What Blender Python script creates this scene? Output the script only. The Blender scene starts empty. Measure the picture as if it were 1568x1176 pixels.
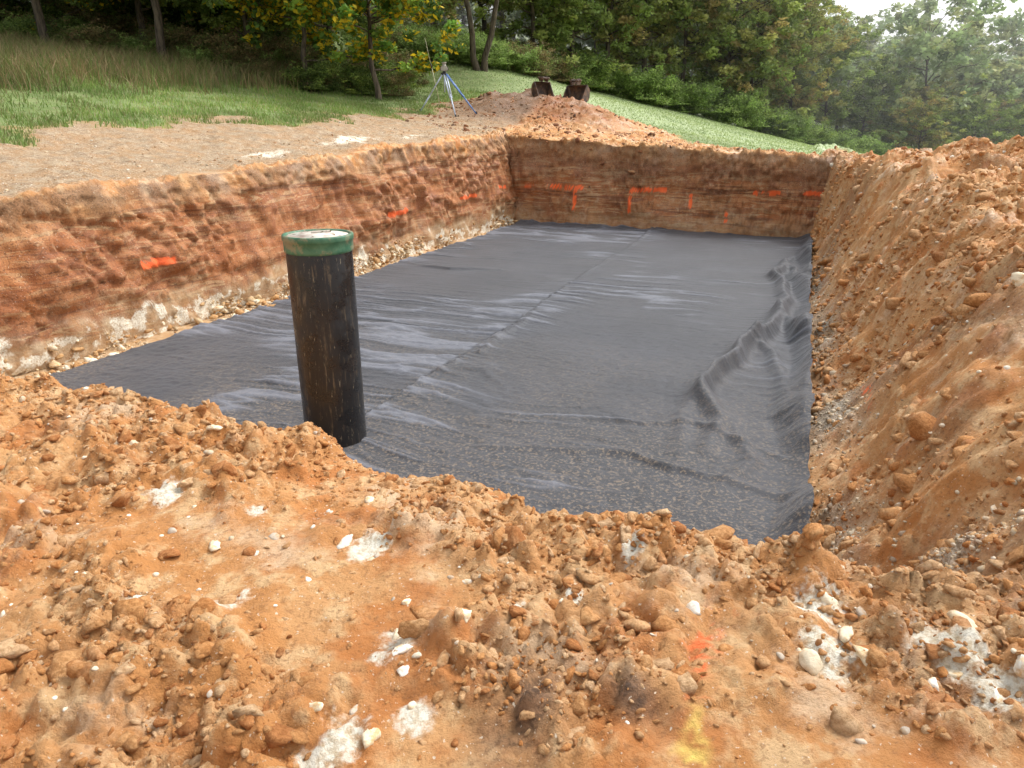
import bpy, bmesh, math, numpy as np
from mathutils import Vector, Matrix
rng=np.random.default_rng(7)
C,S=0.93,0.3675
def ab2xy(a,b): return C*a+S*b, -S*a+C*b
def xy2ab(x,y): return C*x-S*y, S*x+C*y
# ---------------------------------------------------------------- noise
def hsh(ix,iy,iz,seed):
    h=(ix.astype(np.int64)*374761393+iy.astype(np.int64)*668265263+iz*2147483647+seed*1274126177)&0xffffffff
    h=((h^(h>>13))*1274126177)&0xffffffff
    h=((h^(h>>16))*2246822519)&0xffffffff
    return ((h^(h>>15))&0xffffff)/float(0xffffff)
def vn(x,y,seed=0):
    ix=np.floor(x);iy=np.floor(y);fx=x-ix;fy=y-iy
    fx=fx*fx*fx*(fx*(fx*6-15)+10);fy=fy*fy*fy*(fy*(fy*6-15)+10)
    a=hsh(ix,iy,0,seed);b=hsh(ix+1,iy,0,seed);c=hsh(ix,iy+1,0,seed);d=hsh(ix+1,iy+1,0,seed)
    return (a*(1-fx)+b*fx)*(1-fy)+(c*(1-fx)+d*fx)*fy
def fbm(x,y,o=4,seed=0):
    r=0;am=.5;t=0
    for k in range(o):
        r=r+am*vn(x*2**k+k*17.3,y*2**k-k*9.1,seed+k);t+=am;am*=.5
    return r/t
def lumps(x,y,cell,seed,pw=1.0):
    x=x/cell;y=y/cell;ix=np.floor(x);iy=np.floor(y);best=np.zeros_like(x)
    for dx in(-1,0,1):
        for dy in(-1,0,1):
            jx=ix+dx;jy=iy+dy
            px=jx+hsh(jx,jy,1,seed);py=jy+hsh(jx,jy,2,seed)
            r=.35+.6*hsh(jx,jy,3,seed);hh=hsh(jx,jy,4,seed)
            d=((x-px)**2+(y-py)**2)/(r*r)
            best=np.maximum(best,np.sqrt(np.clip(1-d,0,1))*r*hh**pw)
    return best
def sstep(e0,e1,x):
    t=np.clip((x-e0)/(e1-e0),0,1);return t*t*(3-2*t)
# ---------------------------------------------------------------- terrain
CP=[(0,0,1.1),(-3,0,1.08),(-3,2.5,1.1),(0,2.3,1.1),(-5,2.7,1.12),(3,-2,1.15),(-8,1,1.5),(2,1.5,1.22),(2,5,1.45),(2,9,1.75),
(-8.3,5,1.8),(-8.3,10,1.98),(-8,18.8,2.3),(-12,8,2.45),(-12,22,3.1),(-12,15,2.8),(-12,2,2.1),(-19,14,3.95),(-24,16,4.8),(-24,6,4.4),
(.5,18.7,1.83),(-4,18.8,2.05),(-7.9,22.7,2.75),(-5.8,24.6,2.6),(-6.4,27.6,2.7),(-11.1,38.6,4.2),(6.1,45.4,.2),(-4.6,41.2,2.6),
(-3.35,22.3,1.97),(.08,21.5,1.74),(2.6,21.5,1.4),(3,14,1.75),(8,12,1.3),(8,4,1.2),(-19.3,40.7,6.6),(-14.6,28.6,4.5),(-13.7,31.2,4.9)]
for X,Y,z in [(0,100,13),(40,100,0),(70,160,8),(-60,60,13),(-60,0,9),(60,0,-5),(30,12,-1),(0,-60,0),(60,-60,-6),(-60,-60,5),(30,62,-1.5),(0,60,8),(0,180,22),(110,90,2),(-90,180,26)]:
    a,b=xy2ab(X,Y);CP.append((a,b,z))
CP=np.array(CP,float)
def tpsk(r2): return r2*np.log(np.maximum(r2,1e-9))
n=len(CP);P=CP[:,:2]/20
K=tpsk(((P[:,None]-P[None])**2).sum(-1))+np.eye(n)*.002
A=np.zeros((n+3,n+3));A[:n,:n]=K;A[:n,n]=1;A[:n,n+1:]=P;A[n,:n]=1;A[n+1:,:n]=P.T
W=np.linalg.solve(A,np.r_[CP[:,2],0,0,0])
def T(a,b):
    sh=np.shape(a);a=np.ravel(np.asarray(a,float));b=np.ravel(np.asarray(b,float))
    rr=np.hypot(a,b);f=np.minimum(1,190/np.maximum(rr,1e-6));pa=a*f/20;pb=b*f/20
    r=W[n]+W[n+1]*pa+W[n+2]*pb
    for i in range(n): r=r+W[i]*tpsk((pa-P[i,0])**2+(pb-P[i,1])**2)
    r=r+2.0*np.exp(-(((a-6.8)/3.0)**2+((b-15.5)/4.2)**2))*(.85+.3*vn(a*.8,b*.8,3))
    x,y=C*a+S*b,-S*a+C*b
    e=np.exp(-(((x-.8)/2.2)**4+((y-25.6)/1.8)**2));r=r+.52*e*(.5+1.0*fbm(x*1.3,y*1.3,3,5))
    r=r+.22*np.exp(-(((x-3.0)/1.2)**2+((y-24.4)/1.0)**2))
    r=r+.22*np.exp(-(((x-8.9)/.5)**2+((y-20.2)/.5)**2))
    return r.reshape(sh)
def aL(b): return np.interp(b,[3,8,18.5],[-7.88,-7.72,-7.36])+.10*(vn(b*1.3,b*0,9)-.5)+.06*(vn(b*4.1,b*0,19)-.5)
def bF(a): return 18.35-.06*a+.08*(vn(a*1.1,a*0,8)-.5)
def bN(a): return np.interp(a,[-6,-4.6,-1.9,.2,2],[3.9,3.85,3.75,3.55,3.5])
def bNr(a): return np.interp(a,[-6,-4.6,-2.7,-1.9,-.7,.2,2],[2.85,2.8,2.68,2.66,2.42,2.33,2.3])+.12*(vn(a*2.3,a*0,4)-.5)+.06*(vn(a*7,a*0,6)-.5)
def wR(b): return np.interp(b,[2,5,8,14,18],[1.0,1.2,1.5,1.05,.35])+.35*(vn(b*.9,b*0,14)-.5)*sstep(18,15,b)
def svals(a,b):
    sL=(aL(b)-a)/.40;sR=(a-.27)/wR(b);sF=(b-bF(a))/.3;sN=(bN(a)-b)/(bN(a)-bNr(a))
    return [np.clip(q,0,1) for q in(sL,sR,sF,sN)]
TT=None
def height(a,b):
    global TT
    t=T(a,b);TT=t
    sL,sR,sF,sN=svals(a,b);s=np.maximum(np.maximum(sL,sR),np.maximum(sF,sN))
    fl=-.03+.02*vn(a*3,b*3,2)
    g=np.where((sL>=s)|(sF>=s),1-(1-s)**1.2,s-.08*np.sin(s*6.28)*(sR>=s))
    z=fl+(t-fl)*g
    rr=np.hypot(a,b-6)
    near=np.clip(s*3,0,1)*(1-sstep(22,34,rr))
    dirt=1-GM
    soft=(.35+.65*dirt)
    z=z+near*soft*(.13*(fbm(a*1.1,b*1.1,3,11)-.5))
    rough=sstep(.34,.57,fbm(a*1.7,b*1.7,3,21))
    bench=sstep(-7.9,-8.5,a)
    rough=(rough*.90+.10)*(1-.65*bench)*soft
    hv=near*(1-np.maximum(sL,sF)*((sL<1)&(sF<1)))
    wx_=.09*(fbm(a*8,b*8,3,1)-.5);wy_=.09*(fbm(a*8,b*8,3,2)-.5)
    l1=lumps(a+wx_,b+wy_,.17,31,1.3);l2=lumps(a+wx_*.8,b+wy_*.8,.075,32,.8);l3=lumps(a+wx_*.5,b+wy_*.5,.042,33,.6)
    z=z+hv*rough*(.095*l1+.064*l2+.042*l3*(1+l1))
    rg=fbm(a*12,b*12,4,41);z=z+hv*soft*(1-.5*bench)*(.045*(rg-.5)*(.4+.8*rough)+.032*(fbm(a*38,b*38,2,45)-.5)*rough)
    gR=(sR>0)*(sN<1)*(a<4)*np.clip(sR*4,0,1)*1.0*sstep(5,2.5,a)
    z=z+gR*(.50*(fbm(a*.9+b*.5,b*.9,3,50)-.5)*sstep(0,.5,sR)+.30*(fbm(a*1.3+b*.7,b*2.8,4,51)-.5)+.15*lumps(a+wx_*2,b+wy_*2,.36,52,1.3)+.18*(fbm(a*4,b*4,4,53)-.5))
    return z
def grassmask(a,b):
    nz=(fbm(a*.9,b*.9,4,61)-.5)*2
    left=sstep(-11.4,-12.1,a+1.6*nz)
    edge=np.interp(a,[-12,-8,-5.5,-3,0,3,9,14],[24.,27.6,26.3,22.6,21.3,20.6,20.5,20])
    back=sstep(-.2,.4,b+1.0*nz-edge)
    right=sstep(12,13,a+nz)
    beh=sstep(-6,-8,b)
    return np.maximum(np.maximum(left,back),np.maximum(right,beh))
def geo(start,step,end,growth):
    v=[start];
    sgn=1 if end>start else -1
    while (end-v[-1])*sgn>0:
        v.append(v[-1]+sgn*step);step*=growth
    return v
ac=geo(-8.5,.02,-14,1.012)[::-1]
ac=geo(ac[0],.09,-420,1.06)[::-1][:-1]+ac[:-1]
ac+=list(np.arange(-8.5,-7.2,.0085))+list(np.arange(-7.2,-4.6,.035))+list(np.arange(-4.6,2.6,.0145))
ac+=geo(ac[-1]+.02,.022,420,1.028)
bc=geo(0.2,.03,-300,1.12)[::-1][:-1]
bc+=list(np.arange(.2,4.0,.0135))+list(np.arange(4.0,18.2,.035))+list(np.arange(18.2,19.5,.0095))
bc+=geo(bc[-1]+.02,.025,500,1.016)
ac=np.array(ac);bc=np.array(bc)
na,nb=len(ac),len(bc);print("GRID",na,nb)
Ag,Bg=np.meshgrid(ac,bc)
GM=grassmask(Ag,Bg)
Z=height(Ag,Bg)
sL,sR,sF,sN=svals(Ag,Bg)
onL=((sL>0)&(sL<1)&(sF<.98)&(sN<1)).astype(float);onF=((sF>0)&(sF<1)&(sL<1)&(sR<1)).astype(float)
Tg=TT;relz=Z/np.maximum(Tg,.1)
envL=onL*np.sin(np.clip(sL,0,1)*np.pi)**.4;envF=onF*np.sin(np.clip(sF,0,1)*np.pi)**.4
def wall(u,z,rz,seed):
    wu=u+.5*(fbm(u*1.1,z*1.6,3,seed+1)-.5);wz=z+.5*(fbm(u*.7,z*.9,3,seed+2)-.5)
    big=fbm(wu*.9,wz*1.1,3,seed+3)-.5
    tooth=fbm(u*5+z*1.5,z*.8,3,seed+5)-.5
    lay=fbm(wu*.5,wz*5,3,seed)-.5
    ledge=1-np.abs(fbm(wu*.6,wz*3.6,3,seed+20)-.5)*5
    rub=sstep(.43,.62,fbm(u*1.0,z*1.6,3,seed+7)+.25*(rz-.5))
    lm=lumps(u,z,.11,seed+9,1.2)*rub;lm2=lumps(u,z,.05,seed+10,.9)*(.12+rub)
    return .36*big+.15*tooth*(.4+.8*rz)+.11*lay+.030*np.clip(ledge,0,1)+.11*lm+.06*lm2+(.03+.11*rub)*(fbm(u*9,z*9,4,seed+11)-.5)-.03
A2=Ag+envL*wall(Bg,Z,relz,101);B2=Bg-envF*wall(Ag,Z,relz,131)
X2,Y2=ab2xy(A2,B2)
V=np.stack([X2,Y2,Z],-1).reshape(-1,3)
idx=np.arange(na*nb).reshape(nb,na)
F=np.stack([idx[:-1,:-1],idx[:-1,1:],idx[1:,1:],idx[1:,:-1]],-1).reshape(-1,4)
def spot(a0,b0,ra,rb,pw=1): return np.exp(-(((Ag-a0)/ra)**2+((Bg-b0)/rb)**2)**pw)
gm=GM
white=np.zeros_like(Ag)
wn=fbm(Ag*14,Bg*14,4,71)
for a0,b0,r in[(.22,2.1,.09),(.25,1.9,.09),(.55,2.0,.12),(.66,1.9,.09),(-.99,1.5,.08),(-.95,1.15,.09),(-.7,1.8,.05),(-1.6,1.5,.07),(.95,1.9,.07),(-1.9,2.0,.06),(-.4,2.2,.05),(-1.35,1.95,.09),(-.55,1.9,.06),(-2.4,2.0,.09),(-.8,1.3,.06),(-1.9,1.4,.06)]:
    white=np.maximum(white,spot(a0,b0,r,r*1.2)*1.5*wn)
wn4=fbm(Ag*5,Bg*5,4,72)
for a0,b0,ra,rb in[(-9.0,13.5,.4,1.3),(-8.9,10.7,.3,.9),(-9.2,5.5,.5,.6),(-8.9,16,.3,.8)]:
    white=np.maximum(white,spot(a0,b0,ra,rb)*1.1*wn4)
fn=fbm(Bg*2.6,Z*5,4,73)
foot=onL*sstep(.56,.30,Z+.7*(fn-.5)+np.interp(Bg,[3,18],[0,.18]))
white=np.maximum(white,foot*.64*sstep(.40,.56,fbm(Bg*6,Z*9,4,78)))
floorL=(sL<=0)*(sR<=0)*(sF<=0)*(sN<=0)*1.0
pale=np.maximum(onL*sstep(.65,.15,Z+.8*(fn-.5)),floorL)
pale=np.maximum(pale,.55*onF*sstep(.75,.2,Z+.9*(fbm(Ag*1.3,Z*4,3,89)-.5)))
grav=np.zeros_like(Ag)
for a0,b0,ra,rb in[(.42,4.3,.2,.45),(.5,6.5,.2,.7),(.45,9.5,.16,1.5),(.42,12.5,.14,1.2),(.75,3.4,.25,.2)]:
    grav=np.maximum(grav,spot(a0,b0,ra,rb)*1.7*fbm(Ag*6,Bg*4,3,74))
hum=np.zeros_like(Ag);hn=fbm(Ag*12,Bg*12,3,75)
for a0,b0,ra,rb in[(-.53,1.41,.12,.25),(.65,2.6,.18,.14),(-1.2,2.3,.07,.06),(.95,2.75,.15,.2),(-.25,1.55,.1,.05)]:
    hum=np.maximum(hum,spot(a0,b0,ra,rb)*1.7*hn)
top=np.maximum(onL,onF)*sstep(.80,.97,relz+.12*(fbm(Ag*3+Bg*3,Z*2,3,76)-.5))
hum=np.maximum(hum,top*.75*sstep(.3,.5,fbm(Ag*5+Bg*5,Z*5,3,79)))
hum=np.maximum(hum,onF*sstep(.5,.75,relz+.5*(fbm(Ag*1.2,Z*3,4,77)-.5))*.5)
hum=np.maximum(hum,(sR>0)*(sR<=1)*(Ag<4)*sstep(.54,.72,fbm(Ag*1.3,Bg*1.1,4,87))*.45)
po=np.zeros_like(Ag);br=fbm(Ag*8+Bg*8,Z*16,3,81)
wob=.05*(fbm(Ag*3+Bg*3,Z*3,2,88)-.5)
def rect(u,u0,u1,z0,z1,e=.03): return sstep(u0-e,u0+e,u+wob)*sstep(u1+e,u1-e,u+wob)*sstep(z0-e,z0+e,Z+wob)*sstep(z1+e,z1-e,Z+wob)
for q in[(-6.5,-5.4,.98,1.05),(-5.62,-5.54,.4,1.0),(-4.1,-3.2,.98,1.06),(-4.14,-4.06,.45,1.0),(-2.62,-2.55,.6,.95),(-1.1,-.4,1.0,1.08),(.0,.5,1.03,1.10),(-1.7,-1.62,.35,.6),(-7.1,-6.8,1.0,1.06)]:
    po=np.maximum(po,onF*rect(Ag,*q))
for q in[(6.7,7.25,.85,.94),(12.6,13.3,.85,.94),(15.7,16.6,.92,.99),(18.0,18.4,.98,1.05)]:
    po=np.maximum(po,onL*rect(Bg,*q))
po=po*sstep(.28,.48,br)
nf=sstep(.35,.75,fbm(Ag*34,Bg*34,3,82))
po=np.maximum(po,np.maximum(spot(-.10,1.80,.06,.24),.5*spot(-.0,2.0,.1,.06))*.50*nf)
po=np.maximum(po,spot(.72,6.3,.03,.35)*nf*.6)
py_=spot(-.085,1.44,.05,.15)*.95*sstep(.2,.8,fbm(Ag*24,Bg*24,3,83))
bench=sstep(-8.0,-8.4,Ag)*(1-gm)
redmid=onL*sstep(.2,.4,relz)*sstep(.85,.6,relz)
def mkmesh(name,V,F,mats,smooth=True,attrs=None,matidx=None,link=True):
    me=bpy.data.meshes.new(name)
    V=np.asarray(V,np.float32);F=np.asarray(F,np.int32);k=F.shape[1]
    me.vertices.add(len(V));me.vertices.foreach_set('co',V.ravel())
    me.loops.add(F.size);me.loops.foreach_set('vertex_index',F.ravel())
    me.polygons.add(len(F));me.polygons.foreach_set('loop_start',np.arange(0,F.size,k,dtype=np.int32))
    me.polygons.foreach_set('use_smooth',np.full(len(F),smooth))
    if matidx is not None: me.polygons.foreach_set('material_index',np.asarray(matidx,np.int32))
    for m in mats: me.materials.append(m)
    me.update(calc_edges=True)
    for k2,v in(attrs or {}).items():
        at=me.attributes.new(k2,'FLOAT_COLOR','POINT')
        v=np.asarray(v,np.float32)
        if v.shape[-1]==3: v=np.concatenate([v,np.ones((len(v),1),np.float32)],1)
        at.data.foreach_set('color',v.ravel())
    if not link: return me
    ob=bpy.data.objects.new(name,me);bpy.context.collection.objects.link(ob);return ob
# ---------------------------------------------------------------- materials
class NT:
    def __init__(s,name):
        s.m=bpy.data.materials.new(name);s.m.use_nodes=True;s.t=s.m.node_tree;s.t.nodes.clear()
        s.out=s.t.nodes.new('ShaderNodeOutputMaterial');s.b=s.t.nodes.new('ShaderNodeBsdfPrincipled')
        s.l(s.b.outputs[0],s.out.inputs[0]);s.co=s.t.nodes.new('ShaderNodeTexCoord').outputs['Object']
    def l(s,a,b): s.t.links.new(a,b)
    def put(s,sock,v):
        if isinstance(v,bpy.types.NodeSocket): s.l(v,sock)
        elif isinstance(v,tuple) and len(v)==3 and sock.type=='RGBA': sock.default_value=(*v,1)
        else: sock.default_value=v
    def noise(s,scale,detail=4,rough=.55,vec=None,off=None,sc=None,dist=0):
        n=s.t.nodes.new('ShaderNodeTexNoise');v=vec or s.co
        if sc or off:
            mp=s.t.nodes.new('ShaderNodeMapping');s.l(v,mp.inputs[0])
            if sc: mp.inputs['Scale'].default_value=sc
            if off: mp.inputs['Location'].default_value=off
            v=mp.outputs[0]
        s.l(v,n.inputs['Vector']);n.inputs['Scale'].default_value=scale;n.inputs['Detail'].default_value=detail;n.inputs['Roughness'].default_value=rough;n.inputs['Distortion'].default_value=dist
        return n.outputs['Fac']
    def rng(s,v,a,b,c=0,d=1):
        n=s.t.nodes.new('ShaderNodeMapRange');n.interpolation_type='SMOOTHSTEP';s.put(n.inputs[0],v)
        for i,q in enumerate((a,b,c,d)): n.inputs[i+1].default_value=q
        return n.outputs[0]
    def mix(s,f,a,b,mode='MIX'):
        n=s.t.nodes.new('ShaderNodeMix');n.data_type='RGBA';n.blend_type=mode
        s.put(n.inputs['Factor'],f);s.put(n.inputs['A'],a);s.put(n.inputs['B'],b);return n.outputs['Result']
    def math(s,op,a,b=0):
        n=s.t.nodes.new('ShaderNodeMath');n.operation=op;n.use_clamp=False;s.put(n.inputs[0],a);s.put(n.inputs[1],b);return n.outputs[0]
    def attr(s,name):
        n=s.t.nodes.new('ShaderNodeAttribute');n.attribute_name=name;return n
    def sep(s,c):
        n=s.t.nodes.new('ShaderNodeSeparateColor');s.l(c,n.inputs[0]);return n.outputs
    def bump(s,h,st,dist=.02):
        n=s.t.nodes.new('ShaderNodeBump');n.inputs['Strength'].default_value=st;n.inputs['Distance'].default_value=dist;s.l(h,n.inputs['Height']);s.l(n.outputs[0],s.b.inputs['Normal'])
    def fin(s,col,rough=.9,spec=.3):
        s.put(s.b.inputs['Base Color'],col);s.put(s.b.inputs['Roughness'],rough);s.b.inputs['Specular IOR Level'].default_value=spec;return s.m
def simple(name,col,rough=.6,var=.25,scale=8,metal=0):
    t=NT(name);n=t.noise(scale,5);c=t.mix(t.rng(n,.3,.7),tuple(x*(1-var) for x in col),tuple(min(1,x*(1+var)) for x in col))
    t.b.inputs['Metallic'].default_value=metal;t.bump(t.noise(scale*6,3),.15,.005);return t.fin(c,rough,.4)
t=NT('ground_soil')
m1=t.sep(t.attr('m1').outputs['Color']);m2=t.sep(t.attr('m2').outputs['Color']);m3=t.sep(t.attr('m3').outputs['Color']);m4=t.sep(t.attr('m4').outputs['Color'])
n1=t.noise(1.3,5);n2=t.noise(7,6,.65);n3=t.noise(45,4,.6);n4=t.noise(3.1,5,.6,off=(4,9,1));n6=t.noise(1.9,6,.65,off=(7,1,3))
soil=t.mix(t.rng(n1,.40,.60),(.54,.240,.072),(.61,.325,.130))
soil=t.mix(t.rng(n2,.48,.64),soil,(.68,.435,.215))
soil=t.mix(t.rng(n4,.52,.66,0,.9),soil,(.50,.185,.045))
soil=t.mix(t.rng(n6,.54,.67,0,.8),soil,(.74,.53,.33))
soil=t.mix(t.rng(n3,.30,.48,.6,0),soil,(.30,.13,.045))
bn=t.mix(t.rng(n2,.35,.65),(.27,.17,.09),(.44,.325,.20))
bn=t.mix(t.rng(n4,.42,.60),bn,(.37,.215,.095))
bn=t.mix(t.rng(n3,.5,.65,0,.8),bn,(.54,.45,.33))
bn=t.mix(t.rng(n3,.32,.45,.6,0),bn,(.19,.11,.06))
soil=t.mix(m3[1],soil,bn)
st=t.noise(1,6,.6,sc=(.45,.45,3.2),dist=2.2);st2=t.noise(1.3,6,.65,sc=(1.2,1.2,.9),off=(3,1,7),dist=1.5);st3=t.noise(1,5,.6,sc=(.8,.8,7),off=(1,5,2),dist=2.5);st4=t.noise(1,4,.5,sc=(.5,.5,11),off=(4,2,2),dist=1.8)
wl=t.mix(t.rng(st,.42,.58),(.39,.140,.043),(.47,.215,.085))
wl=t.mix(t.rng(st2,.48,.60,0,.9),wl,(.28,.100,.038))
wl=t.mix(t.rng(st3,.53,.60,0,.8),wl,(.52,.33,.165))
wl=t.mix(t.rng(st4,.57,.62,0,.8),wl,(.20,.073,.031))
wl=t.mix(t.rng(n2,.54,.70,0,.8),wl,(.50,.32,.175))
wl=t.mix(t.math('MULTIPLY',m4[2],.35),wl,(.42,.14,.04))
wl=t.mix(t.rng(n3,.34,.48,.7,0),wl,(.13,.057,.027))
soil=t.mix(m1[1],soil,wl)
pl=t.mix(t.rng(n2,.4,.6),(.44,.28,.135),(.55,.42,.26));soil=t.mix(t.math('MULTIPLY',m4[0],.72),soil,pl)
soil=t.mix(m2[2],soil,t.mix(t.rng(n3,.35,.6),(.11,.06,.032),(.28,.15,.075)))
gv=t.mix(t.rng(t.noise(60,3),.4,.6),(.30,.24,.17),(.60,.52,.41))
soil=t.mix(m3[0],soil,gv)
wh=t.mix(t.rng(n3,.35,.6),(.64,.52,.35),(.84,.79,.66))
soil=t.mix(t.rng(t.math('ADD',m1[2],t.math('MULTIPLY',t.math('SUBTRACT',n3,.5),.6)),.28,.66),soil,wh)
peb=t.rng(t.noise(70,2,.5,off=(9,2,5)),.68,.72)
soil=t.mix(t.math('MULTIPLY',peb,.8),soil,(.74,.64,.50))
soil=t.mix(m4[1],soil,t.mix(1.0,soil,(.50,.40,.36),'MULTIPLY'))
soil=t.mix(t.rng(m2[0],.05,.6,0,.95),soil,(1.0,.17,.04))
soil=t.mix(t.rng(m2[1],.10,.85,0,.85),soil,(.95,.74,.18))
g1=t.mix(t.rng(t.noise(1.2,5),.35,.65),(.14,.20,.05),(.22,.28,.095))
g1=t.mix(t.rng(t.noise(6,5,off=(1,2,3)),.5,.75),g1,(.25,.23,.11))
g1=t.mix(m3[2],g1,(.34,.41,.20))
soil=t.mix(m1[0],soil,g1)
t.bump(t.math('ADD',t.noise(40,7,.75),t.math('MULTIPLY',n2,1.2)),.9,.025)
ground_mat=t.fin(soil,t.rng(n6,.4,.65,.85,.42),.42)
field=gm*sstep(24,30,Bg)*sstep(-13,-9,Ag)
spoil=(1-gm)*np.exp(-(((C*Ag+S*Bg-.8)/3.0)**4+((-S*Ag+C*Bg-25.2)/2.6)**4))
m1a=np.stack([gm,np.maximum(onL,onF)*(1-top),white],-1).reshape(-1,3)
m2a=np.stack([po,py_,np.clip(hum,0,1)],-1).reshape(-1,3)
m3a=np.stack([np.clip(grav,0,1),bench,field],-1).reshape(-1,3)
m4a=np.stack([pale,spoil,redmid],-1).reshape(-1,3)
mkmesh('ground',V,F,[ground_mat],True,{'m1':m1a,'m2':m2a,'m3':m3a,'m4':m4a})
def gz(a,b):
    a=np.asarray(a,float);b=np.asarray(b,float)
    i=np.clip(np.searchsorted(ac,a)-1,0,na-2);j=np.clip(np.searchsorted(bc,b)-1,0,nb-2)
    fa=(a-ac[i])/(ac[i+1]-ac[i]);fb=(b-bc[j])/(bc[j+1]-bc[j])
    return (Z[j,i]*(1-fa)+Z[j,i+1]*fa)*(1-fb)+(Z[j+1,i]*(1-fa)+Z[j+1,i+1]*fa)*fb
def gzw(x,y): return float(gz(*xy2ab(x,y)))
# ---------------------------------------------------------------- stones / clods
def ico(sub):
    bm=bmesh.new();bmesh.ops.create_icosphere(bm,subdivisions=sub,radius=1)
    v=np.array([q.co[:] for q in bm.verts]);f=np.array([[w.index for w in q.verts] for q in bm.faces]);bm.free();return v,f
def shapes(sub,k,amp,seed,kind):
    v,f=ico(sub);out=[]
    r=np.random.default_rng(seed)
    for i in range(k):
        w=v.copy();rad=np.ones(len(v))
        if kind=='clod':
            rad=rad*.75
            for j in range(14):
                d=r.normal(size=3);d/=np.linalg.norm(d);c0=r.uniform(.5,.88)
                rad=rad+np.clip((v@d-c0)/(1-c0),0,1)**.6*r.uniform(.05,.45)
            for j in range(8):
                d=r.normal(size=3);d/=np.linalg.norm(d);o=r.uniform(.38,.78)
                rad=np.minimum(rad,o/np.maximum(v@d,1e-3)+(v@d<.2)*9)
            rad=rad+amp*r.normal(size=len(v))
        else:
            for j in range(9):
                d=r.normal(size=3);d/=np.linalg.norm(d);o=r.uniform(.6,.92)
                rad=np.minimum(rad,o/np.maximum(v@d,1e-3)+(v@d<.2)*9)
            rad=rad*(1+amp*np.sin(v@r.normal(size=3)*4+r.uniform(0,6))+amp*.7*np.sin(v@r.normal(size=3)*9)+amp*.4*r.normal(size=len(v)))
        out.append(w*rad[:,None])
    return out,f
def randrot(n):
    q=rng.normal(size=(n,4));q/=np.linalg.norm(q,axis=1)[:,None];w,x,y,z=q.T
    return np.stack([np.stack([1-2*(y*y+z*z),2*(x*y-z*w),2*(x*z+y*w)],-1),np.stack([2*(x*y+z*w),1-2*(x*x+z*z),2*(y*z-x*w)],-1),np.stack([2*(x*z-y*w),2*(y*z+x*w),1-2*(x*x+y*y)],-1)],1)
def scatter(name,a,b,size,cols,mat,sub=2,amp=.07,flat=.75,sink=.25,zoff=None,smooth=True,kind='clod'):
    n=len(a);sh,f=shapes(sub,12,amp,len(name),kind);R=randrot(n);k=rng.integers(0,12,n);sv=np.array(sh)[k]
    sc=size[:,None]*rng.uniform(.55,1.45,(n,3))
    v=np.einsum('nij,nvj->nvi',R,sv*sc[:,None,:]);v[:,:,2]*=flat
    x,y=ab2xy(a,b);z=gz(a,b)+size*(flat*.8-sink*1.6) if zoff is None else zoff
    v+=np.stack([x,y,z],-1)[:,None,:]
    nv=sv.shape[1];ff=(f[None]+(np.arange(n)*nv)[:,None,None]).reshape(-1,3)
    c=np.repeat(cols,nv,0)
    return mkmesh(name,v.reshape(-1,3),ff,[mat],smooth,{'col':c})
t=NT('clod_soil');cc=t.attr('col').outputs['Color'];nn=t.noise(60,5,.65);nm=t.noise(7,6,.65)
c=t.mix(t.rng(nm,.48,.64,0,.5),cc,(.68,.435,.22))
t.bump(t.noise(80,6,.75),.9,.018);clod_mat=t.fin(t.mix(t.rng(nn,.35,.65),t.mix(1.0,c,(.74,.65,.56),'MULTIPLY'),t.mix(1.0,c,(1.12,1.15,1.22),'MULTIPLY')),.8,.3)
t=NT('limestone');cc=t.attr('col').outputs['Color'];nn=t.noise(35,5,.65);n5=t.noise(9,4,.6)
t.bump(t.noise(60,5,.7),.5,.012);lime_mat=t.fin(t.mix(t.rng(nn,.42,.62),cc,t.mix(t.rng(n5,.4,.6),t.mix(1.0,cc,(.82,.62,.40),'MULTIPLY'),cc)),.8,.3)
def lerpcols(n,pal,w=None):
    pal=np.array(pal);k=rng.choice(len(pal),n,p=w);return pal[k]*rng.uniform(.88,1.12,(n,1))
soilpal=[(.56,.27,.092),(.54,.24,.075),(.62,.36,.165),(.48,.20,.062),(.66,.43,.23),(.59,.31,.12)]
n_=80000
a=rng.uniform(-6.0,3.0,n_);b=rng.uniform(.3,3.7,n_)
dens=sstep(.38,.60,fbm(a*1.7,b*1.7,3,21))*sstep(.3,.6,fbm(a*5,b*5,2,22))*.95+.04+.6*np.exp(-((b-bNr(a)+.12)/.22)**2)
k=rng.uniform(0,1,n_)<dens;a,b=a[k],b[k]
size=np.clip(.0085*np.exp(rng.normal(0,.62,len(a))),.0035,.042)
scatter('soil_clods',a,b,size,lerpcols(len(a),soilpal),clod_mat,2,.05,sink=.42)
n_=560;a=rng.uniform(-5,2.6,n_);b=rng.uniform(.6,2.9,n_);k=rng.uniform(0,1,n_)<.12+sstep(.40,.6,fbm(a*1.7,b*1.7,3,21));a,b=a[k],b[k];n_=len(a)
scatter('large_soil_clods',a,b,rng.uniform(.022,.060,n_),lerpcols(n_,soilpal),clod_mat,3,.03,sink=.52)
n_=42000;a=.3+rng.uniform(0,1,n_)**1.2*4.5;b=rng.uniform(2.6,19,n_)
size=np.clip(.015*np.exp(rng.normal(0,.7,n_)),.006,.11)
k=rng.uniform(0,1,n_)<sstep(.38,.58,fbm(a*1.6,b*1.6,3,91))+.06
scatter('slope_clods',a[k],b[k],size[k],lerpcols(k.sum(),soilpal),clod_mat,2,.05,sink=.45)
wp=[(.78,.74,.64),(.70,.62,.48),(.60,.50,.36),(.50,.42,.33)]
n_=650;a=rng.uniform(-5.5,3.,n_);b=rng.uniform(.3,3.2,n_)
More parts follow.
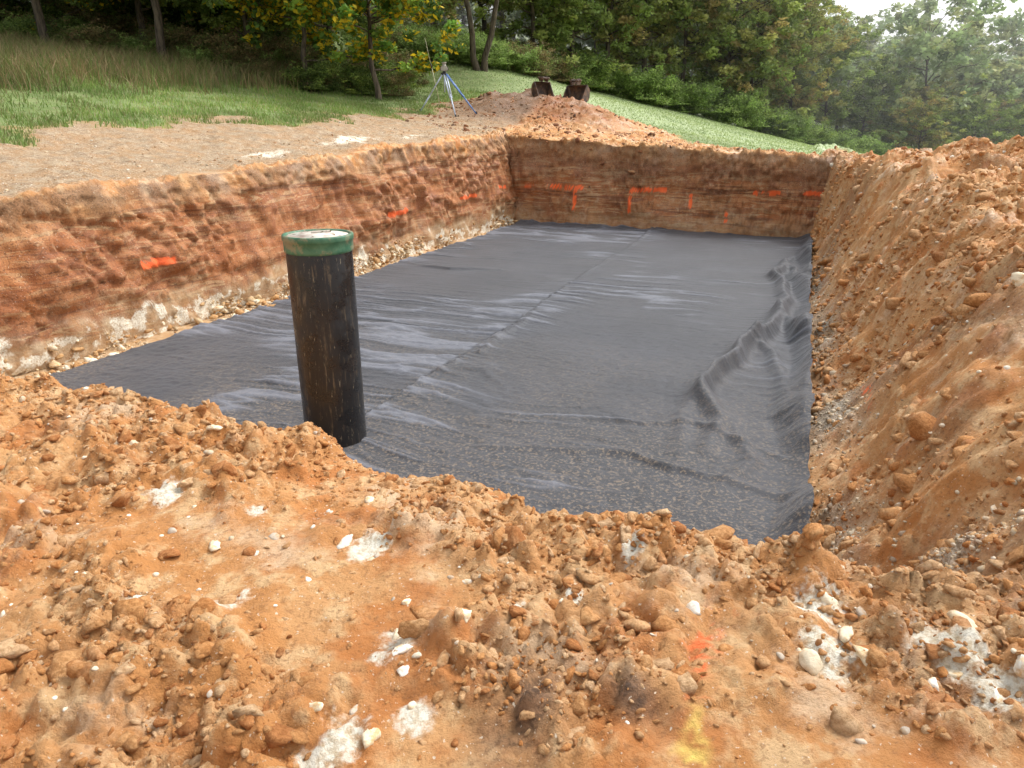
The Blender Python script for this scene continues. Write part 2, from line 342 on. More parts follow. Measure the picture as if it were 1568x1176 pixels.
scatter('limestone_pebbles',a,b,np.clip(.008*np.exp(rng.normal(0,.55,n_)),.004,.028),lerpcols(n_,wp),lime_mat,2,.03,sink=.40,kind='rock')
big=[(-.02,2.12,.030),(.33,1.9,.035),(.62,2.12,.032),(.8,2.03,.03),(.45,2.3,.028),(-3.05,2.35,.06),(-2.95,2.3,.04),(-1.9,1.75,.03),(-2.2,1.95,.02),(-.9,1.85,.025),(-.15,1.95,.022),(-1.0,1.55,.035),(-.95,1.48,.03),(-.88,1.2,.04),(-2.6,2.5,.03),(1.1,3.4,.05),(1.25,3.8,.06),(1.5,5.8,.08),(.95,2.5,.03),(.3,2.02,.05),(.25,2.15,.045),(.55,1.93,.06),(.66,1.88,.05),(.5,1.85,.03),(-2.15,1.4,.025),(1.45,2.7,.035),(-.8,1.62,.03),(-1.05,1.7,.025),(.2,1.85,.04),(.72,1.95,.04),(-1.45,1.95,.03),(-1.3,1.88,.022),(-.9,1.42,.025),(-1.05,1.2,.03)]
B=np.array(big);scatter('limestone_rocks',B[:,0],B[:,1],B[:,2],lerpcols(len(B),[(.80,.76,.66),(.76,.66,.48)]),lime_mat,3,.04,sink=.45)
n_=520;a=.3+rng.uniform(0,1,n_)*3;b=rng.uniform(2.8,19,n_)
scatter('slope_stones',a,b,np.clip(.017*np.exp(rng.normal(0,.5,n_)),.007,.07),lerpcols(n_,wp),lime_mat,2,.04,sink=.42,kind='rock')
n_=4500;c0=np.array([(.42,4.3,.2,.45),(.5,6.5,.2,.7),(.45,9.5,.16,1.5),(.42,12.5,.14,1.2),(.75,3.4,.25,.2)])[rng.integers(0,5,n_)]
a=c0[:,0]+rng.normal(0,.7,n_)*c0[:,2];b=c0[:,1]+rng.normal(0,.7,n_)*c0[:,3];a=np.maximum(a,.30)
scatter('slope_gravel',a,b,np.clip(.008*np.exp(rng.normal(0,.6,n_)),.003,.035),lerpcols(n_,[(.5,.42,.30),(.60,.52,.40),(.36,.28,.20),(.48,.30,.15)]),lime_mat,1,.05,sink=.4,kind='rock')
n_=12000;b=rng.uniform(3,18.6,n_);a=aL(b)-.10+rng.uniform(0,1,n_)**1.8*.60
k=rng.uniform(0,1,n_)<.10+sstep(.38,.62,fbm(b*1.5,a*3,3,95));a,b=a[k],b[k];n_=len(a)
size=np.clip(.014*np.exp(rng.normal(0,.85,n_)),.005,.09);x=rng.uniform(0,1,n_)
zz=np.clip((aL(b)+.20-a)*1.2,0.0,.5)*x-.003
size=size*np.interp(b,[3,18],[1,.8])
scatter('limestone_rubble',a,b,size,lerpcols(n_,[(.64,.53,.37),(.55,.41,.24),(.48,.30,.14),(.76,.69,.54),(.42,.24,.10)]),lime_mat,2,.06,zoff=zz,kind='clod')
n_=6000;a=-8.45-rng.uniform(0,1,n_)**1.1*4;b=rng.uniform(3,24,n_)
k=(rng.uniform(0,1,n_)<.35+np.exp(-((a+9)/.5)**2));a,b=a[k],b[k]
scatter('bench_gravel',a,b,np.clip(.011*np.exp(rng.normal(0,.6,len(a))),.004,.045),lerpcols(len(a),[(.66,.6,.5),(.42,.29,.17),(.52,.41,.28),(.34,.20,.1)]),lime_mat,1,.05,sink=.35)
n_=9000;a=rng.uniform(-13,3.5,n_);b=rng.uniform(18.75,28,n_);k=(grassmask(a,b)<.3)&(rng.uniform(0,1,n_)<sstep(.35,.6,fbm(a*1.3,b*1.3,3,96))+.1);a,b=a[k],b[k]
scatter('spoil_clods',a,b,np.clip(.028*np.exp(rng.normal(0,.6,len(a))),.010,.14),lerpcols(len(a),[(.30,.125,.05),(.24,.10,.045),(.38,.18,.08),(.15,.08,.045)]),clod_mat,2,.06,sink=.45)
# ---------------------------------------------------------------- geotextile
fu=np.linspace(0,1,420);fv=np.linspace(3.3,18.6,900)
FU,FV=np.meshgrid(fu,fv)
al=np.interp(FV,[3,5,18.5],[-7.36,-7.30,-7.14])+.14*(fbm(FV*1.3,FV*0,3,201)-.5)
ar=.32+.05*(fbm(FV*2,FV*0,3,202)-.5)
FA=al+(ar-al)*FU;FB=3.3+(FV-3.3)/(15.3)*(bF(FA)-.02-3.3)
wx=.30*(fbm(FA*.5,FB*.35,3,210)-.5)*2
seam=-3.45+.05*np.sin(FB*.9)+.05*(fbm(FB*1.5,FB*0,2,216)-.5)
side=(FA>seam)*1.0     # the two fabric widths wrinkle independently
def ridge(sa,sb,seed,pw):
    q=fbm(FA*sa+seed+side*5.3,(FB+wx)*sb+side*7.7,2,seed);return np.clip(1-np.abs(q-.5)*5.5,0,1)**pw
amp=(.35+1.15*sstep(.36,.64,fbm(FA*.5,FB*.35,3,220)))*(1-.5*sstep(-1.5,-.6,FA))
wr=.017*ridge(.32,2.4,211,2.6)+.014*ridge(.5,4.4,212,2.6)+.009*ridge(.9,8,213,2.2)
Zf=.04+amp*wr+.022*(fbm(FA*1.1,FB*1.1,3,214)-.5)+.017*(fbm(FA*14,FB*14,2,215)-.3)*sstep(14,5,FB)
Zf+=.020*sstep(-.005,.02,FA-seam)*sstep(1.0,.15,FA-seam)+.022*np.exp(-((FA-seam-.04)/.05)**2)*sstep(.35,.7,fbm(FB*1.2,FB*0,3,217))
def fold(pts,h,w):
    pts=np.array(pts);d=np.full_like(FA,9.);hv=np.zeros_like(FA)
    FAw=FA+.18*(fbm(FA*1.5,FB*1.5,2,240)-.5);FBw=FB+.18*(fbm(FA*1.5,FB*1.5,2,241)-.5)
    for i in range(len(pts)-1):
        p,q=pts[i,:2],pts[i+1,:2];e=q-p;tt=np.clip(((FAw-p[0])*e[0]+(FBw-p[1])*e[1])/(e@e),0,1)
        dd=np.hypot(FAw-p[0]-tt*e[0],FBw-p[1]-tt*e[1]);hh=pts[i,2]+(pts[i+1,2]-pts[i,2])*tt
        hv=np.where(dd<d,hh,hv);d=np.minimum(d,dd)
    return h*hv*(np.exp(-(d/w)**2)+.25*np.exp(-(d/w/2.2)**2))
Zf+=fold([(-.02,15.6,.2),(-.25,13.3,.9),(-.05,11.6,.6),(-.02,11.2,.8),(-.1,9.8,.9),(-.34,8.8,1.2),(-.6,7.5,1.1),(-.66,6.9,.9),(-.40,6.2,.5),(-.45,5.6,.2)],.15,.085)
Zf+=fold([(-.3,8.9,1),(-.05,8.5,1),(.1,7.6,.8),(.02,6.5,.6)],.07,.08)
Zf+=fold([(-.6,7.0,1),(-.80,6.2,.7),(-.65,5.5,.3)],.05,.07)
Zf+=fold([(-.1,10.6,.8),(.1,9.9,1),(.15,9.2,.7)],.09,.08)+fold([(-.3,6.3,.5),(-.1,5.5,1),(-.3,4.9,.4)],.05,.07)+fold([(-.2,14.6,.5),(.05,13.8,1),(.1,12.8,.7)],.09,.08)
Zf+=fold([(-3.35,6.5,1),(-3.0,6.7,.8),(-2.6,6.4,.2)],.03,.06)
Zf+=fold([(-2.2,5.0,.3),(-1,5.25,1),(.2,5.0,.8)],.035,.05)+fold([(-1.8,5.8,.2),(-.6,6.05,1),(.1,5.7,.8)],.03,.05)
Zf+=fold([(-3.35,9.3,.3),(-3.3,8.2,1),(-3.35,7.3,.6)],.035,.05)+fold([(-7.0,12.2,.3),(-5.9,11.9,1),(-5.1,12.2,.3)],.05,.06)
edge=sstep(.06,.32,FA+.06*np.sin(FB*2.1));Zf+=.24*edge*(.2+1.4*fbm(FB*1.5,FB*0,2,218))
Zf+=.09*sstep(18.2,18.6,FB)*fbm(FA*4,FA*0,3,219)
X,Y=ab2xy(FA+.04*edge*(fbm(FB*6,FA*6,2,221)-.5),FB);nu,nv=len(fu),len(fv);ix=np.arange(nu*nv).reshape(nv,nu)
Ff=np.stack([ix[:-1,:-1],ix[:-1,1:],ix[1:,1:],ix[1:,:-1]],-1).reshape(-1,4)
t=NT('geotextile_fabric');sp=t.noise(38,4,.65);big_=t.noise(.7,4)
at=t.sep(t.attr('m').outputs['Color'])
c=t.mix(t.rng(big_,.35,.65),(.023,.0245,.029),(.036,.038,.045))
c=t.mix(t.math('MULTIPLY',t.rng(sp,.50,.64),at[0]),c,(.19,.145,.10))
c=t.mix(t.rng(t.noise(300,2),.4,.7,0,.3),c,(.075,.08,.092))
c=t.mix(t.math('MULTIPLY',at[1],.7),c,(.17,.18,.21))  # paler crest lines: highlight painted into the fabric colour
c=t.mix(t.math('MULTIPLY',at[2],.8),c,(.010,.010,.012))
t.b.inputs['Sheen Weight'].default_value=.22;t.b.inputs['Sheen Roughness'].default_value=.45;t.b.inputs['Sheen Tint'].default_value=(.93,.96,1,1)
t.bump(t.math('ADD',t.noise(220,3),t.math('MULTIPLY',sp,3)),.45,.008)
fab_mat=t.fin(c,.58,.38)
ms=(.12+.88*sstep(9.5,4.2,FB))*sstep(.25,.55,fbm(FA*.8,FB*.8,3,230))
crest_light=np.clip((amp*wr-.009)/.015,0,1)**1.3  # mask for the painted highlight along wrinkle crests
sm_=np.exp(-((FA-seam+.012)/.022)**2)
mkmesh('geotextile_sheet',np.stack([X,Y,Zf],-1).reshape(-1,3),Ff,[fab_mat],True,{'m':np.stack([ms,crest_light,sm_],-1).reshape(-1,3)})
# ---------------------------------------------------------------- helpers for objects
def empty(name,loc=(0,0,0)):
    e=bpy.data.objects.new(name,None);e.location=loc;bpy.context.collection.objects.link(e);return e
def lathe(name,prof,mat,seg=64,parent=None,sm=True):
    pr=np.array(prof);th=np.linspace(0,2*np.pi,seg,endpoint=False)
    v=np.stack([pr[:,0][:,None]*np.cos(th),pr[:,0][:,None]*np.sin(th),np.repeat(pr[:,1][:,None],seg,1)],-1).reshape(-1,3)
    f=[]
    for i in range(len(pr)-1):
        for j in range(seg): k=(j+1)%seg;f.append((i*seg+j,i*seg+k,(i+1)*seg+k,(i+1)*seg+j))
    o=mkmesh(name,v,np.array(f),[mat],sm)
    o.parent=parent;return o
def tube(pts,rad,seg=8):
    pts=np.array(pts,float);rad=np.array(rad,float);v=[];f=[]
    for i,p in enumerate(pts):
        d=pts[min(i+1,len(pts)-1)]-pts[max(i-1,0)];d/=np.linalg.norm(d)+1e-9
        u=np.cross(d,[0.3,1,.2]);u/=np.linalg.norm(u)+1e-9;w=np.cross(d,u)
        for j in range(seg):
            a_=2*math.pi*j/seg;v.append(p+rad[i]*(math.cos(a_)*u+math.sin(a_)*w))
    for i in range(len(pts)-1):
        for j in range(seg): k=(j+1)%seg;f.append((i*seg+j,i*seg+k,(i+1)*seg+k,(i+1)*seg+j))
    return np.array(v),np.array(f)
def tubes(name,lst,mat,parent=None,seg=8):
    V_=[];F_=[];o=0
    for p,r in lst:
        p=[p[0]]+list(p)+[p[-1]];r=[1e-4]+list(r)+[1e-4]
        p[0]=np.array(p[1])-1e-4*(np.array(p[2])-np.array(p[1]));p[-1]=np.array(p[-2])+1e-4*(np.array(p[-2])-np.array(p[-3]))
        v,f=tube(p,r,seg);V_.append(v);F_.append(f+o);o+=len(v)
    ob=mkmesh(name,np.concatenate(V_),np.concatenate(F_),[mat],True);ob.parent=parent;return ob
def boxob(name,c,s,mat,parent=None,rot=(0,0,0),bev=.01):
    bm=bmesh.new();bmesh.ops.create_cube(bm,size=1,matrix=Matrix.Diagonal((*s,1)))
    bmesh.ops.bevel(bm,geom=bm.edges[:],offset=bev,segments=2,affect='EDGES')
    me=bpy.data.meshes.new(name);bm.to_mesh(me);bm.free();me.materials.append(mat)
    o=bpy.data.objects.new(name,me);o.location=c;o.rotation_euler=rot;bpy.context.collection.objects.link(o);o.parent=parent;return o
px,py=ab2xy(-3.47,4.66);pipe=empty('inspection_riser_pipe',(px,py,0))
t=NT('muddy_black_plastic')
s1=t.noise(1,6,.75,sc=(30,30,2.2));s2=t.noise(5,6,.7);s3=t.noise(1,5,.8,sc=(70,70,9),off=(3,3,1))
c=t.mix(t.math('MULTIPLY',t.rng(s1,.52,.64),t.rng(s2,.45,.60,0,.8)),(.009,.009,.010),(.14,.10,.055))
c=t.mix(t.rng(s3,.62,.66,0,.8),c,(.32,.27,.18))
c=t.mix(t.rng(t.noise(3,4,off=(2,2,2)),.55,.8,0,.25),c,(.08,.05,.03))
t.bump(s2,.06,.01);black=t.fin(c,t.rng(s2,.4,.7,.25,.6),.5)
t=NT('green_plastic');g=t.noise(14,5);c=t.mix(t.rng(g,.3,.7),(.035,.12,.065),(.08,.19,.11));c=t.mix(t.rng(t.noise(9,6,.7,off=(1,1,1)),.48,.62,0,.75),c,(.26,.22,.13));green=t.fin(c,.5,.4)
t=NT('dusty_cap');d1=t.noise(7,5,.65);c=t.mix(t.rng(d1,.35,.6),(.45,.33,.27),(.62,.60,.52));c=t.mix(t.rng(t.noise(18,4),.55,.65),c,(.16,.09,.05))
t.bump(t.noise(30,4),.3,.01);capm=t.fin(c,.75,.3)
lathe('pipe_body',[(.262,-.02),(.257,.03),(.255,.1),(.255,1.66),(.25,1.68)],black,72,pipe)
lathe('pipe_base_flange',[(.257,.0),(.30,.005),(.30,.045),(.285,.055),(.2572,.06)],black,72,pipe)
lathe('green_cap_collar',[(.256,1.665),(.264,1.67),(.266,1.685),(.266,1.70),(.266,1.705),(.266,1.752),(.271,1.757),(.273,1.765),(.273,1.79),(.269,1.80),(.245,1.80),(.24,1.785)],green,72,pipe)
lathe('cap_lid',[(.241,1.784),(.235,1.789),(.15,1.792),(.148,1.80),(.05,1.803),(.0001,1.803)],capm,72,pipe)
boxob('lid_handle',(0.02,0.03,1.810),(.16,.03,.012),capm,pipe,(0,0,.6),.004)
# ---------------------------------------------------------------- survey tripod
tx,ty=-2.1,24.0;tz=gzw(tx,ty);tr=empty('survey_tripod',(tx,ty,tz))
alu=simple('aluminium_blue',(.48,.54,.64),.4,.2,6,.2);blue=simple('blue_plastic',(.12,.22,.48),.4);blk=simple('black_rubber',(.03,.03,.03),.6);redm=simple('laser_housing',(.34,.33,.28),.5)
topz=1.12;legs=[(-.78,-.1),(1.0,-.35),(.38,-.75)]
for i,(lx,ly) in enumerate(legs):
    fz=gzw(tx+lx,ty+ly)-tz;hd=np.array([lx*.07,ly*.07,topz]);ft=np.array([lx,ly,fz]);mid=hd*.45+ft*.55
    sd=np.cross(ft-hd,[0,0,1]);sd=sd/np.linalg.norm(sd)*.04
    tubes('leg_%d'%(i+1),[([hd+sd,mid+sd*.8],[.022,.022]),([hd-sd,mid-sd*.8],[.022,.022]),([mid-(ft-mid)*.15,ft],[.026,.02]),([mid+sd,mid-sd],[.03,.03])],alu if i!=1 else blue,tr)
    tubes('foot_%d'%(i+1),[([ft+(0,0,.07),ft-(0,0,.03)],[.03,.008])],blk,tr)
lathe('tripod_head',[(.001,1.09),(.09,1.09),(.10,1.11),(.10,1.15),(.06,1.16),(.04,1.20),(.001,1.20)],blk,24,tr)
tubes('centre_column',[([(0,0,.6),(0,0,1.1)],[.02,.02])],alu,tr)
boxob('laser_level_body',(0,0,1.27),(.2,.18,.14),redm,tr,bev=.02)
lathe('laser_level_head',[(.001,1.34),(.07,1.34),(.07,1.36),(.055,1.37),(.055,1.43),(.075,1.44),(.07,1.46),(.001,1.465)],simple('grey_plastic',(.35,.33,.28),.5),24,tr)
for s_ in(-1,1): tubes('carry_handle_%s'%('a' if s_<0 else 'b'),[([(s_*.1,0,1.22),(s_*.13,0,1.27),(s_*.1,0,1.33)],[.012]*3)],blk,tr)
gx,gy=-2.35,25.2;g0=gzw(gx,gy);gr=empty('grade_rod',(gx,gy,g0))
rodm=simple('rod_yellow_white',(.5,.46,.30),.5)
tubes('rod',[([(0,0,-.05),(-.28,.1,1.3)],[.012,.012]),([(-.28,.1,1.25),(-.46,.16,2.1)],[.009,.008])],rodm,gr);tubes('rod_clamp',[([(-.26,.09,1.2),(-.30,.11,1.34)],[.02,.02])],blk,gr)
# ---------------------------------------------------------------- excavator buckets
rust=NT('rusty_steel');c=rust.mix(rust.rng(rust.noise(6,5),.4,.65),(.06,.042,.034),(.17,.10,.06));rust.bump(rust.noise(20,4),.3,.01);rustm=rust.fin(c,.7,.4)
def bucket(loc,rotz,w,s,tilt):
    e=empty('excavator_bucket',loc);e.rotation_euler=(0,tilt,rotz)
    th=np.linspace(-1.9,1.15,16);prof=[(.42*math.cos(q)*-1-.0,.40*math.sin(q)+.42) for q in th]
    prof=[(.48,.02)]+[(x,z) for x,z in prof]
    prof=np.array(prof)*s;nn=len(prof)
    v=[];f=[];ctr=np.array([.05,.42])*s
    inn=ctr+(prof-ctr)*.93
    for yy in(-w/2,w/2):
        for p in prof: v.append((p[0],yy,p[1]))
        for p in inn: v.append((p[0],yy,p[1]))
    o2=2*nn
    for i in range(nn-1):
        f.append((i,i+1,o2+i+1,o2+i));f.append((nn+i,o2+nn+i,o2+nn+i+1,nn+i+1));f.append((i,nn+i,nn+i+1,i+1));f.append((o2+i,o2+i+1,o2+nn+i+1,o2+nn+i))
    f.append((0,o2,o2+nn,nn));f.append((nn-1,2*nn-1,o2+2*nn-1,o2+nn-1))
    o=mkmesh('bucket_shell',np.array(v),np.array(f),[rustm],False);o.parent=e
    for k,yy in enumerate((-w/2-.013,w/2+.013)):
        bm=bmesh.new();vs=[bm.verts.new((p[0],yy,p[1])) for p in prof]
        fc=bm.faces.new(vs);r=bmesh.ops.extrude_face_region(bm,geom=[fc]);bmesh.ops.translate(bm,verts=[q for q in r['geom'] if isinstance(q,bmesh.types.BMVert)],vec=(0,.024*(-1 if k==0 else 1),0))
        bmesh.ops.recalc_face_normals(bm,faces=bm.faces);me=bpy.data.meshes.new('side_plate');bm.to_mesh(me);bm.free();me.materials.append(rustm)
        q=bpy.data.objects.new('side_plate_%d'%k,me);bpy.context.collection.objects.link(q);q.parent=e
    for k in range(4):
        yy=-w/2+.06+(w-.12)*k/3;boxob('tooth_%d'%k,(.56*s,yy,.03*s),(.2*s,.07,.05),rustm,e,(0,.12,0),.012)
    for k,yy in enumerate((-.1,.1)):
        boxob('hanger_ear_%d'%k,(-.05*s,yy,.93*s),(.42*s,.035,.26*s),rustm,e,(0,0,0),.03)
    for k,xx in enumerate((-.17,.08)):
        tubes('hanger_pin_%d'%k,[([(xx*s,-.17,.97*s),(xx*s,.17,.97*s)],[.035,.035])],rustm,e)
    return e
bx,by=1.02,25.6;bucket((bx,by,gzw(bx,by)-.10),math.radians(-60),.55,.62,.15)
bx,by=2.15,25.9;bucket((bx,by,gzw(bx,by)-.06),math.radians(235),.72,.72,.1)
# ---------------------------------------------------------------- vegetation
def leafmat(name,sat=1,trans=.42):
    t=NT(name);cc=t.attr('col').outputs['Color'];c=t.mix(t.rng(t.noise(.5,3),.3,.7),t.mix(1.0,cc,(.85,.9,.85),'MULTIPLY'),t.mix(1.0,cc,(1.3,1.25,1.15),'MULTIPLY'))
    t.fin(c,.6,.25)
    tl=t.t.nodes.new('ShaderNodeBsdfTranslucent');t.l(c,tl.inputs[0]);mx=t.t.nodes.new('ShaderNodeMixShader');mx.inputs[0].default_value=trans
    t.l(t.b.outputs[0],mx.inputs[1]);t.l(tl.outputs[0],mx.inputs[2]);t.l(mx.outputs[0],t.out.inputs[0]);return t.m
leafm=leafmat('leaves');grassm=leafmat('grass_blades',1,.25)
t=NT('bark');bk=t.noise(1,6,.7,sc=(14,14,2.5));t.bump(bk,.6,.03);barkm=t.fin(t.mix(t.rng(bk,.35,.65),(.045,.036,.027),(.15,.12,.085)),.9,.2)
def leaves(P0,size,cols):
    n=len(P0);R=randrot(n)
    base=np.array([(0,-.55,0),(.32,0,.08),(0,.6,0),(-.32,0,.08)])
    v=np.einsum('nij,vj->nvi',R,base)*size[:,None,None];v[:,:,2]*=.75
    v=v+P0[:,None,:];f=np.arange(4*n).reshape(n,4)
    return v.reshape(-1,3),f,np.repeat(cols,4,0)
def treemesh(name,H,Rc,low,nl,ls,pal,seed,nb=26,stems=1,trunk_r=None,crs=.7,yellow=0.0):
    r=np.random.default_rng(seed);TV=[];TF=[];o=0;cent=[]
    def add(p,rd,seg=6):
        nonlocal o
        v,f=tube(p,rd,seg);TV.append(v);TF.append(f+o);o+=len(v)
    tr0=trunk_r or H*.016
    for s_ in range(stems):
        off=r.normal(0,.25,2)*(stems>1);p=[np.array([off[0]*.3,off[1]*.3,-.3])]
        k=9;lean=off*.25+r.normal(0,.02,2)*H*.1
        for i in range(1,k+1):
            q=p[-1]+np.array([lean[0]+r.normal(0,.012*H),lean[1]+r.normal(0,.012*H),H*.92/k]);p.append(q)
        rad=[tr0*(1.25 if i==0 else 1)*(1-.9*i/k) for i in range(k+1)];add(p,rad,9)
        p=np.array(p)
        for i in range(nb//stems):
            h=low+(.97-low)*r.uniform()**.8;j=h*k;i0=min(int(j),k-1);st_=p[i0]+(p[i0+1]-p[i0])*(j-i0)
            ang=i*2.4+r.uniform(-.5,.5);rel=(h-low)/(1-low)
            prof_=math.sin(math.pi*min(1,max(.0,.12+.76*rel)))**.6
            L=Rc*prof_*r.uniform(.65,1.15);d=np.array([math.cos(ang),math.sin(ang),r.uniform(.15,.8)*(0.4+rel)])
            q=[st_];kk=5
            for m in range(kk):
                d2=d+r.normal(0,.25,3);q.append(q[-1]+d2*L/kk)
            rb=tr0*.38*(1-.6*h);add(q,[rb*(1-.85*m/kk) for m in range(kk+1)],5)
            for m in range(2,kk+1): cent.append((q[m],.5+.5*r.uniform()))
            for m in range(3):
                s2=q[2+m%3];dd=d+r.normal(0,.8,3);e=s2+dd*L*.4;add([s2,(s2+e)/2+r.normal(0,.05,3),e],[rb*.35,rb*.25,rb*.08],4);cent.append((e,.6));cent.append(((s2+e)/2,.5))
    cp=np.array([c[0] for c in cent]);cs=np.array([c[1] for c in cent])
    w=r.integers(0,len(cp),nl);g=r.normal(size=(nl,3));g/=np.linalg.norm(g,axis=1)[:,None];g*=(r.uniform(0,1,nl)**.5)[:,None]
    pos=cp[w]+g*cs[w][:,None]*crs*np.array([1,1,.62])*(Rc/3.2);pos[:,2]=np.maximum(pos[:,2],.15)
    pal=np.array(pal);cb=pal[r.integers(0,len(pal),len(cp))]*r.uniform(.65,1.3,(len(cp),1))
    col=cb[w]*r.uniform(.75,1.3,(nl,1))
    if yellow>0:
        yk=r.uniform(0,1,nl)<yellow*(1+1.5*(r.uniform(0,1,len(cp))[w]>.7));col[yk]=np.array([.70,.52,.03])*r.uniform(.6,1.2,(yk.sum(),1))
    lv,lf,lc=leaves(pos,ls*r.uniform(.6,1.4,nl),col)
    tv=np.concatenate(TV);tf=np.concatenate(TF)
    Vv=np.concatenate([tv,lv]);Ff_=np.concatenate([tf,lf+len(tv)]);mi=np.r_[np.zeros(len(tf)),np.ones(len(lf))]
    cc=np.concatenate([np.full((len(tv),3),.1),lc])
    return mkmesh(name,Vv,Ff_,[barkm,leafm],True,{'col':cc},mi,link=False)
G1=[(.23,.30,.08),(.28,.35,.10),(.18,.24,.07),(.32,.36,.115)]
G2=[(.34,.34,.11),(.39,.36,.13),(.26,.31,.095),(.41,.32,.13)]
G3_haze=[(.31,.39,.19),(.28,.36,.18),(.35,.41,.21),(.38,.40,.20)]  # far-tree greens, paled and greyed to paint distance haze into the leaves
G4_haze=[(.41,.47,.31),(.38,.44,.29),(.44,.49,.33)]  # most distant trees: still paler, more haze put into the leaf colour
G0=[(.13,.195,.045),(.18,.25,.06),(.23,.29,.07),(.10,.15,.045)]
def put(me,name,x,y,s=1,rz=None,dz=0,parent=None):
    o=bpy.data.objects.new(name,me);o.location=(x,y,gzw(x,y)+dz);o.rotation_euler=(0,0,rng.uniform(0,6.28) if rz is None else rz);o.scale=(s*rng.uniform(.92,1.08),s*rng.uniform(.92,1.08),s)
    bpy.context.collection.objects.link(o);o.parent=parent;return o
nearA=treemesh('near_tree_a',7.5,3.0,.12,22000,.15,G0,1,nb=34,yellow=.05)
nearB=treemesh('near_tree_b',9,3.2,.26,20000,.16,G0,2,nb=30)
nearY=treemesh('near_tree_y',6.5,2.5,.10,17000,.19,[(.14,.27,.05),(.23,.35,.06),(.10,.18,.04)],3,nb=32,yellow=.25)
mid=[treemesh('mid_tree_%d'%i,11,3.5,.10,15000,.24,[G1,G2,G1,G2][i],10+i,nb=38) for i in range(4)]
far=[treemesh('far_tree_%d'%i,13,4.4,.08,9000,.42,[G3_haze,G3_haze,G4_haze][i],30+i,nb=36) for i in range(3)]
twin=treemesh('twin_tree',7.5,2.6,.34,12000,.17,G2,41,nb=22,stems=2,trunk_r=.13)
for x,y,m,s in[(-6.6,25.3,nearY,1),(-4.4,25.4,nearY,1.0),(-9.0,27,nearA,1.0),(-11.3,25.4,nearB,1.0),(-14.5,24.6,nearB,1.05),(-13.2,28,nearA,1.1),(-17.5,26,nearB,1.1),(-7.2,31,nearA,1.15),(-11,32,nearA,1.2),(-16.5,30.5,nearA,1.3),(-21,30,nearA,1.35),(-20.5,25,nearA,1.2),(-25,29,nearA,1.3),(-19,34,nearA,1.4),(-24,36,nearA,1.5),(-14.5,35,nearA,1.4),(-29,33,nearA,1.4),(-31,38,nearA,1.5),(-10.5,37,nearA,1.3),(-27,41,nearA,1.5),(-20,40,nearA,1.5),(-15,41,nearA,1.5)]:
    put(m,'broadleaf_tree',x,y,s)
put(twin,'twin_stemmed_tree',-1.3,33.5,1.15,rz=.6)
for x,y,s in[(1.0,42,.9),(3.2,44,.95),(5.6,45,1.0),(8.0,46,1.0),(10.5,47.5,1.0),(13,48.5,1.05),(15.3,49.5,1.05),(17.5,52,1.0),(20,54,.85),(23.5,57,.8),(27,58,.7),(31,60,.7),(36,62,.75),(41,60,.8),(-1.5,46,.95),(46,60,.8),(34,55,.6),(29,53.5,.55),(38.5,55,.65),(-4.5,48,1.0),(-8,46,1.0)]:
    put(mid[rng.integers(0,4)],'woodland_tree',x,y,s)
df=empty('distant_forest')
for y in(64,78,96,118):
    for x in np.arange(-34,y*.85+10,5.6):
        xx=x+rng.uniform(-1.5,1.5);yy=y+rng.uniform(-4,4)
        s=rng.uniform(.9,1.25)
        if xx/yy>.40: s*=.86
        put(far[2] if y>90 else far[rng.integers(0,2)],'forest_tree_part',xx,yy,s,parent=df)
bush=[treemesh('bush_%d'%i,1.3,1.1,.03,4500,.10,p,60+i,nb=20,crs=1.4) for i,p in enumerate([G0,[(.23,.33,.09),(.29,.38,.13)],[(.27,.20,.10),(.21,.18,.08),(.17,.21,.07)]])]
ug=empty('undergrowth')
for i in range(150):
    x=rng.uniform(-30,-3.5);y=25.2+rng.uniform(0,5)+(-x-4)*-.05
    put(bush[rng.choice([0,2,2,1])],'undergrowth_bush',x,y,rng.uniform(.3,.7),parent=ug)
for i in range(60):
    put(bush[rng.choice([0,0,2])],'undergrowth_bush',rng.uniform(-34,-9),rng.uniform(31,42),rng.uniform(1,1.8),parent=ug)
for i in range(170):
    x=rng.uniform(-7,5);y=rng.uniform(33,46)
    if y<34+max(0,x)*1.8: continue
    put(bush[rng.choice([1,1,1,2])],'fern_clump',x,y,rng.uniform(.4,.8),parent=ug)
for i in range(80):
    x=rng.uniform(1,42);y=np.interp(x,[1,12,24,42],[41,45,52.5,54])+rng.uniform(-1.2,2)
    put(bush[rng.choice([0,1,1])],'undergrowth_bush',x,y,rng.uniform(.7,1.3),parent=ug)
def blades(name,a,b,h,w,cols):
    n=len(a);x,y=ab2xy(a,b);z=gz(a,b)-.01;th=rng.uniform(0,6.28,n);ln=rng.normal(0,.4,(n,2))*h[:,None]
    p=np.stack([x,y,z],-1);d=np.stack([np.cos(th),np.sin(th),0*th],-1)*w[:,None]
    tip=p+np.stack([ln[:,0],ln[:,1],h],-1);md=p+np.stack([ln[:,0]*.35,ln[:,1]*.35,h*.6],-1)
    v=np.stack([p-d,p+d,md+d*.7,tip,md-d*.7],1).reshape(-1,3)
    i=np.arange(n)*5
    tri=np.concatenate([np.stack([i,i+1,i+2],-1),np.stack([i,i+2,i+4],-1),np.stack([i+4,i+2,i+3],-1)])
    return mkmesh(name,v,tri,[grassm],True,{'col':np.repeat(cols,5,0)})
n_=150000;a=-10.6-rng.uniform(0,1,n_)**1.1*11;b=rng.uniform(3,27,n_)
k=(grassmask(a,b)>.06)&(rng.uniform(0,1,n_)<.2+.8*sstep(.35,.6,fbm(a*1.4,b*1.4,3,300)));a,b=a[k],b[k];n_=len(a)
gp=np.array([(.18,.28,.06),(.14,.23,.05),(.23,.30,.09),(.29,.27,.13)])
mixn=fbm(a*.7,b*.7,3,301)[:,None]
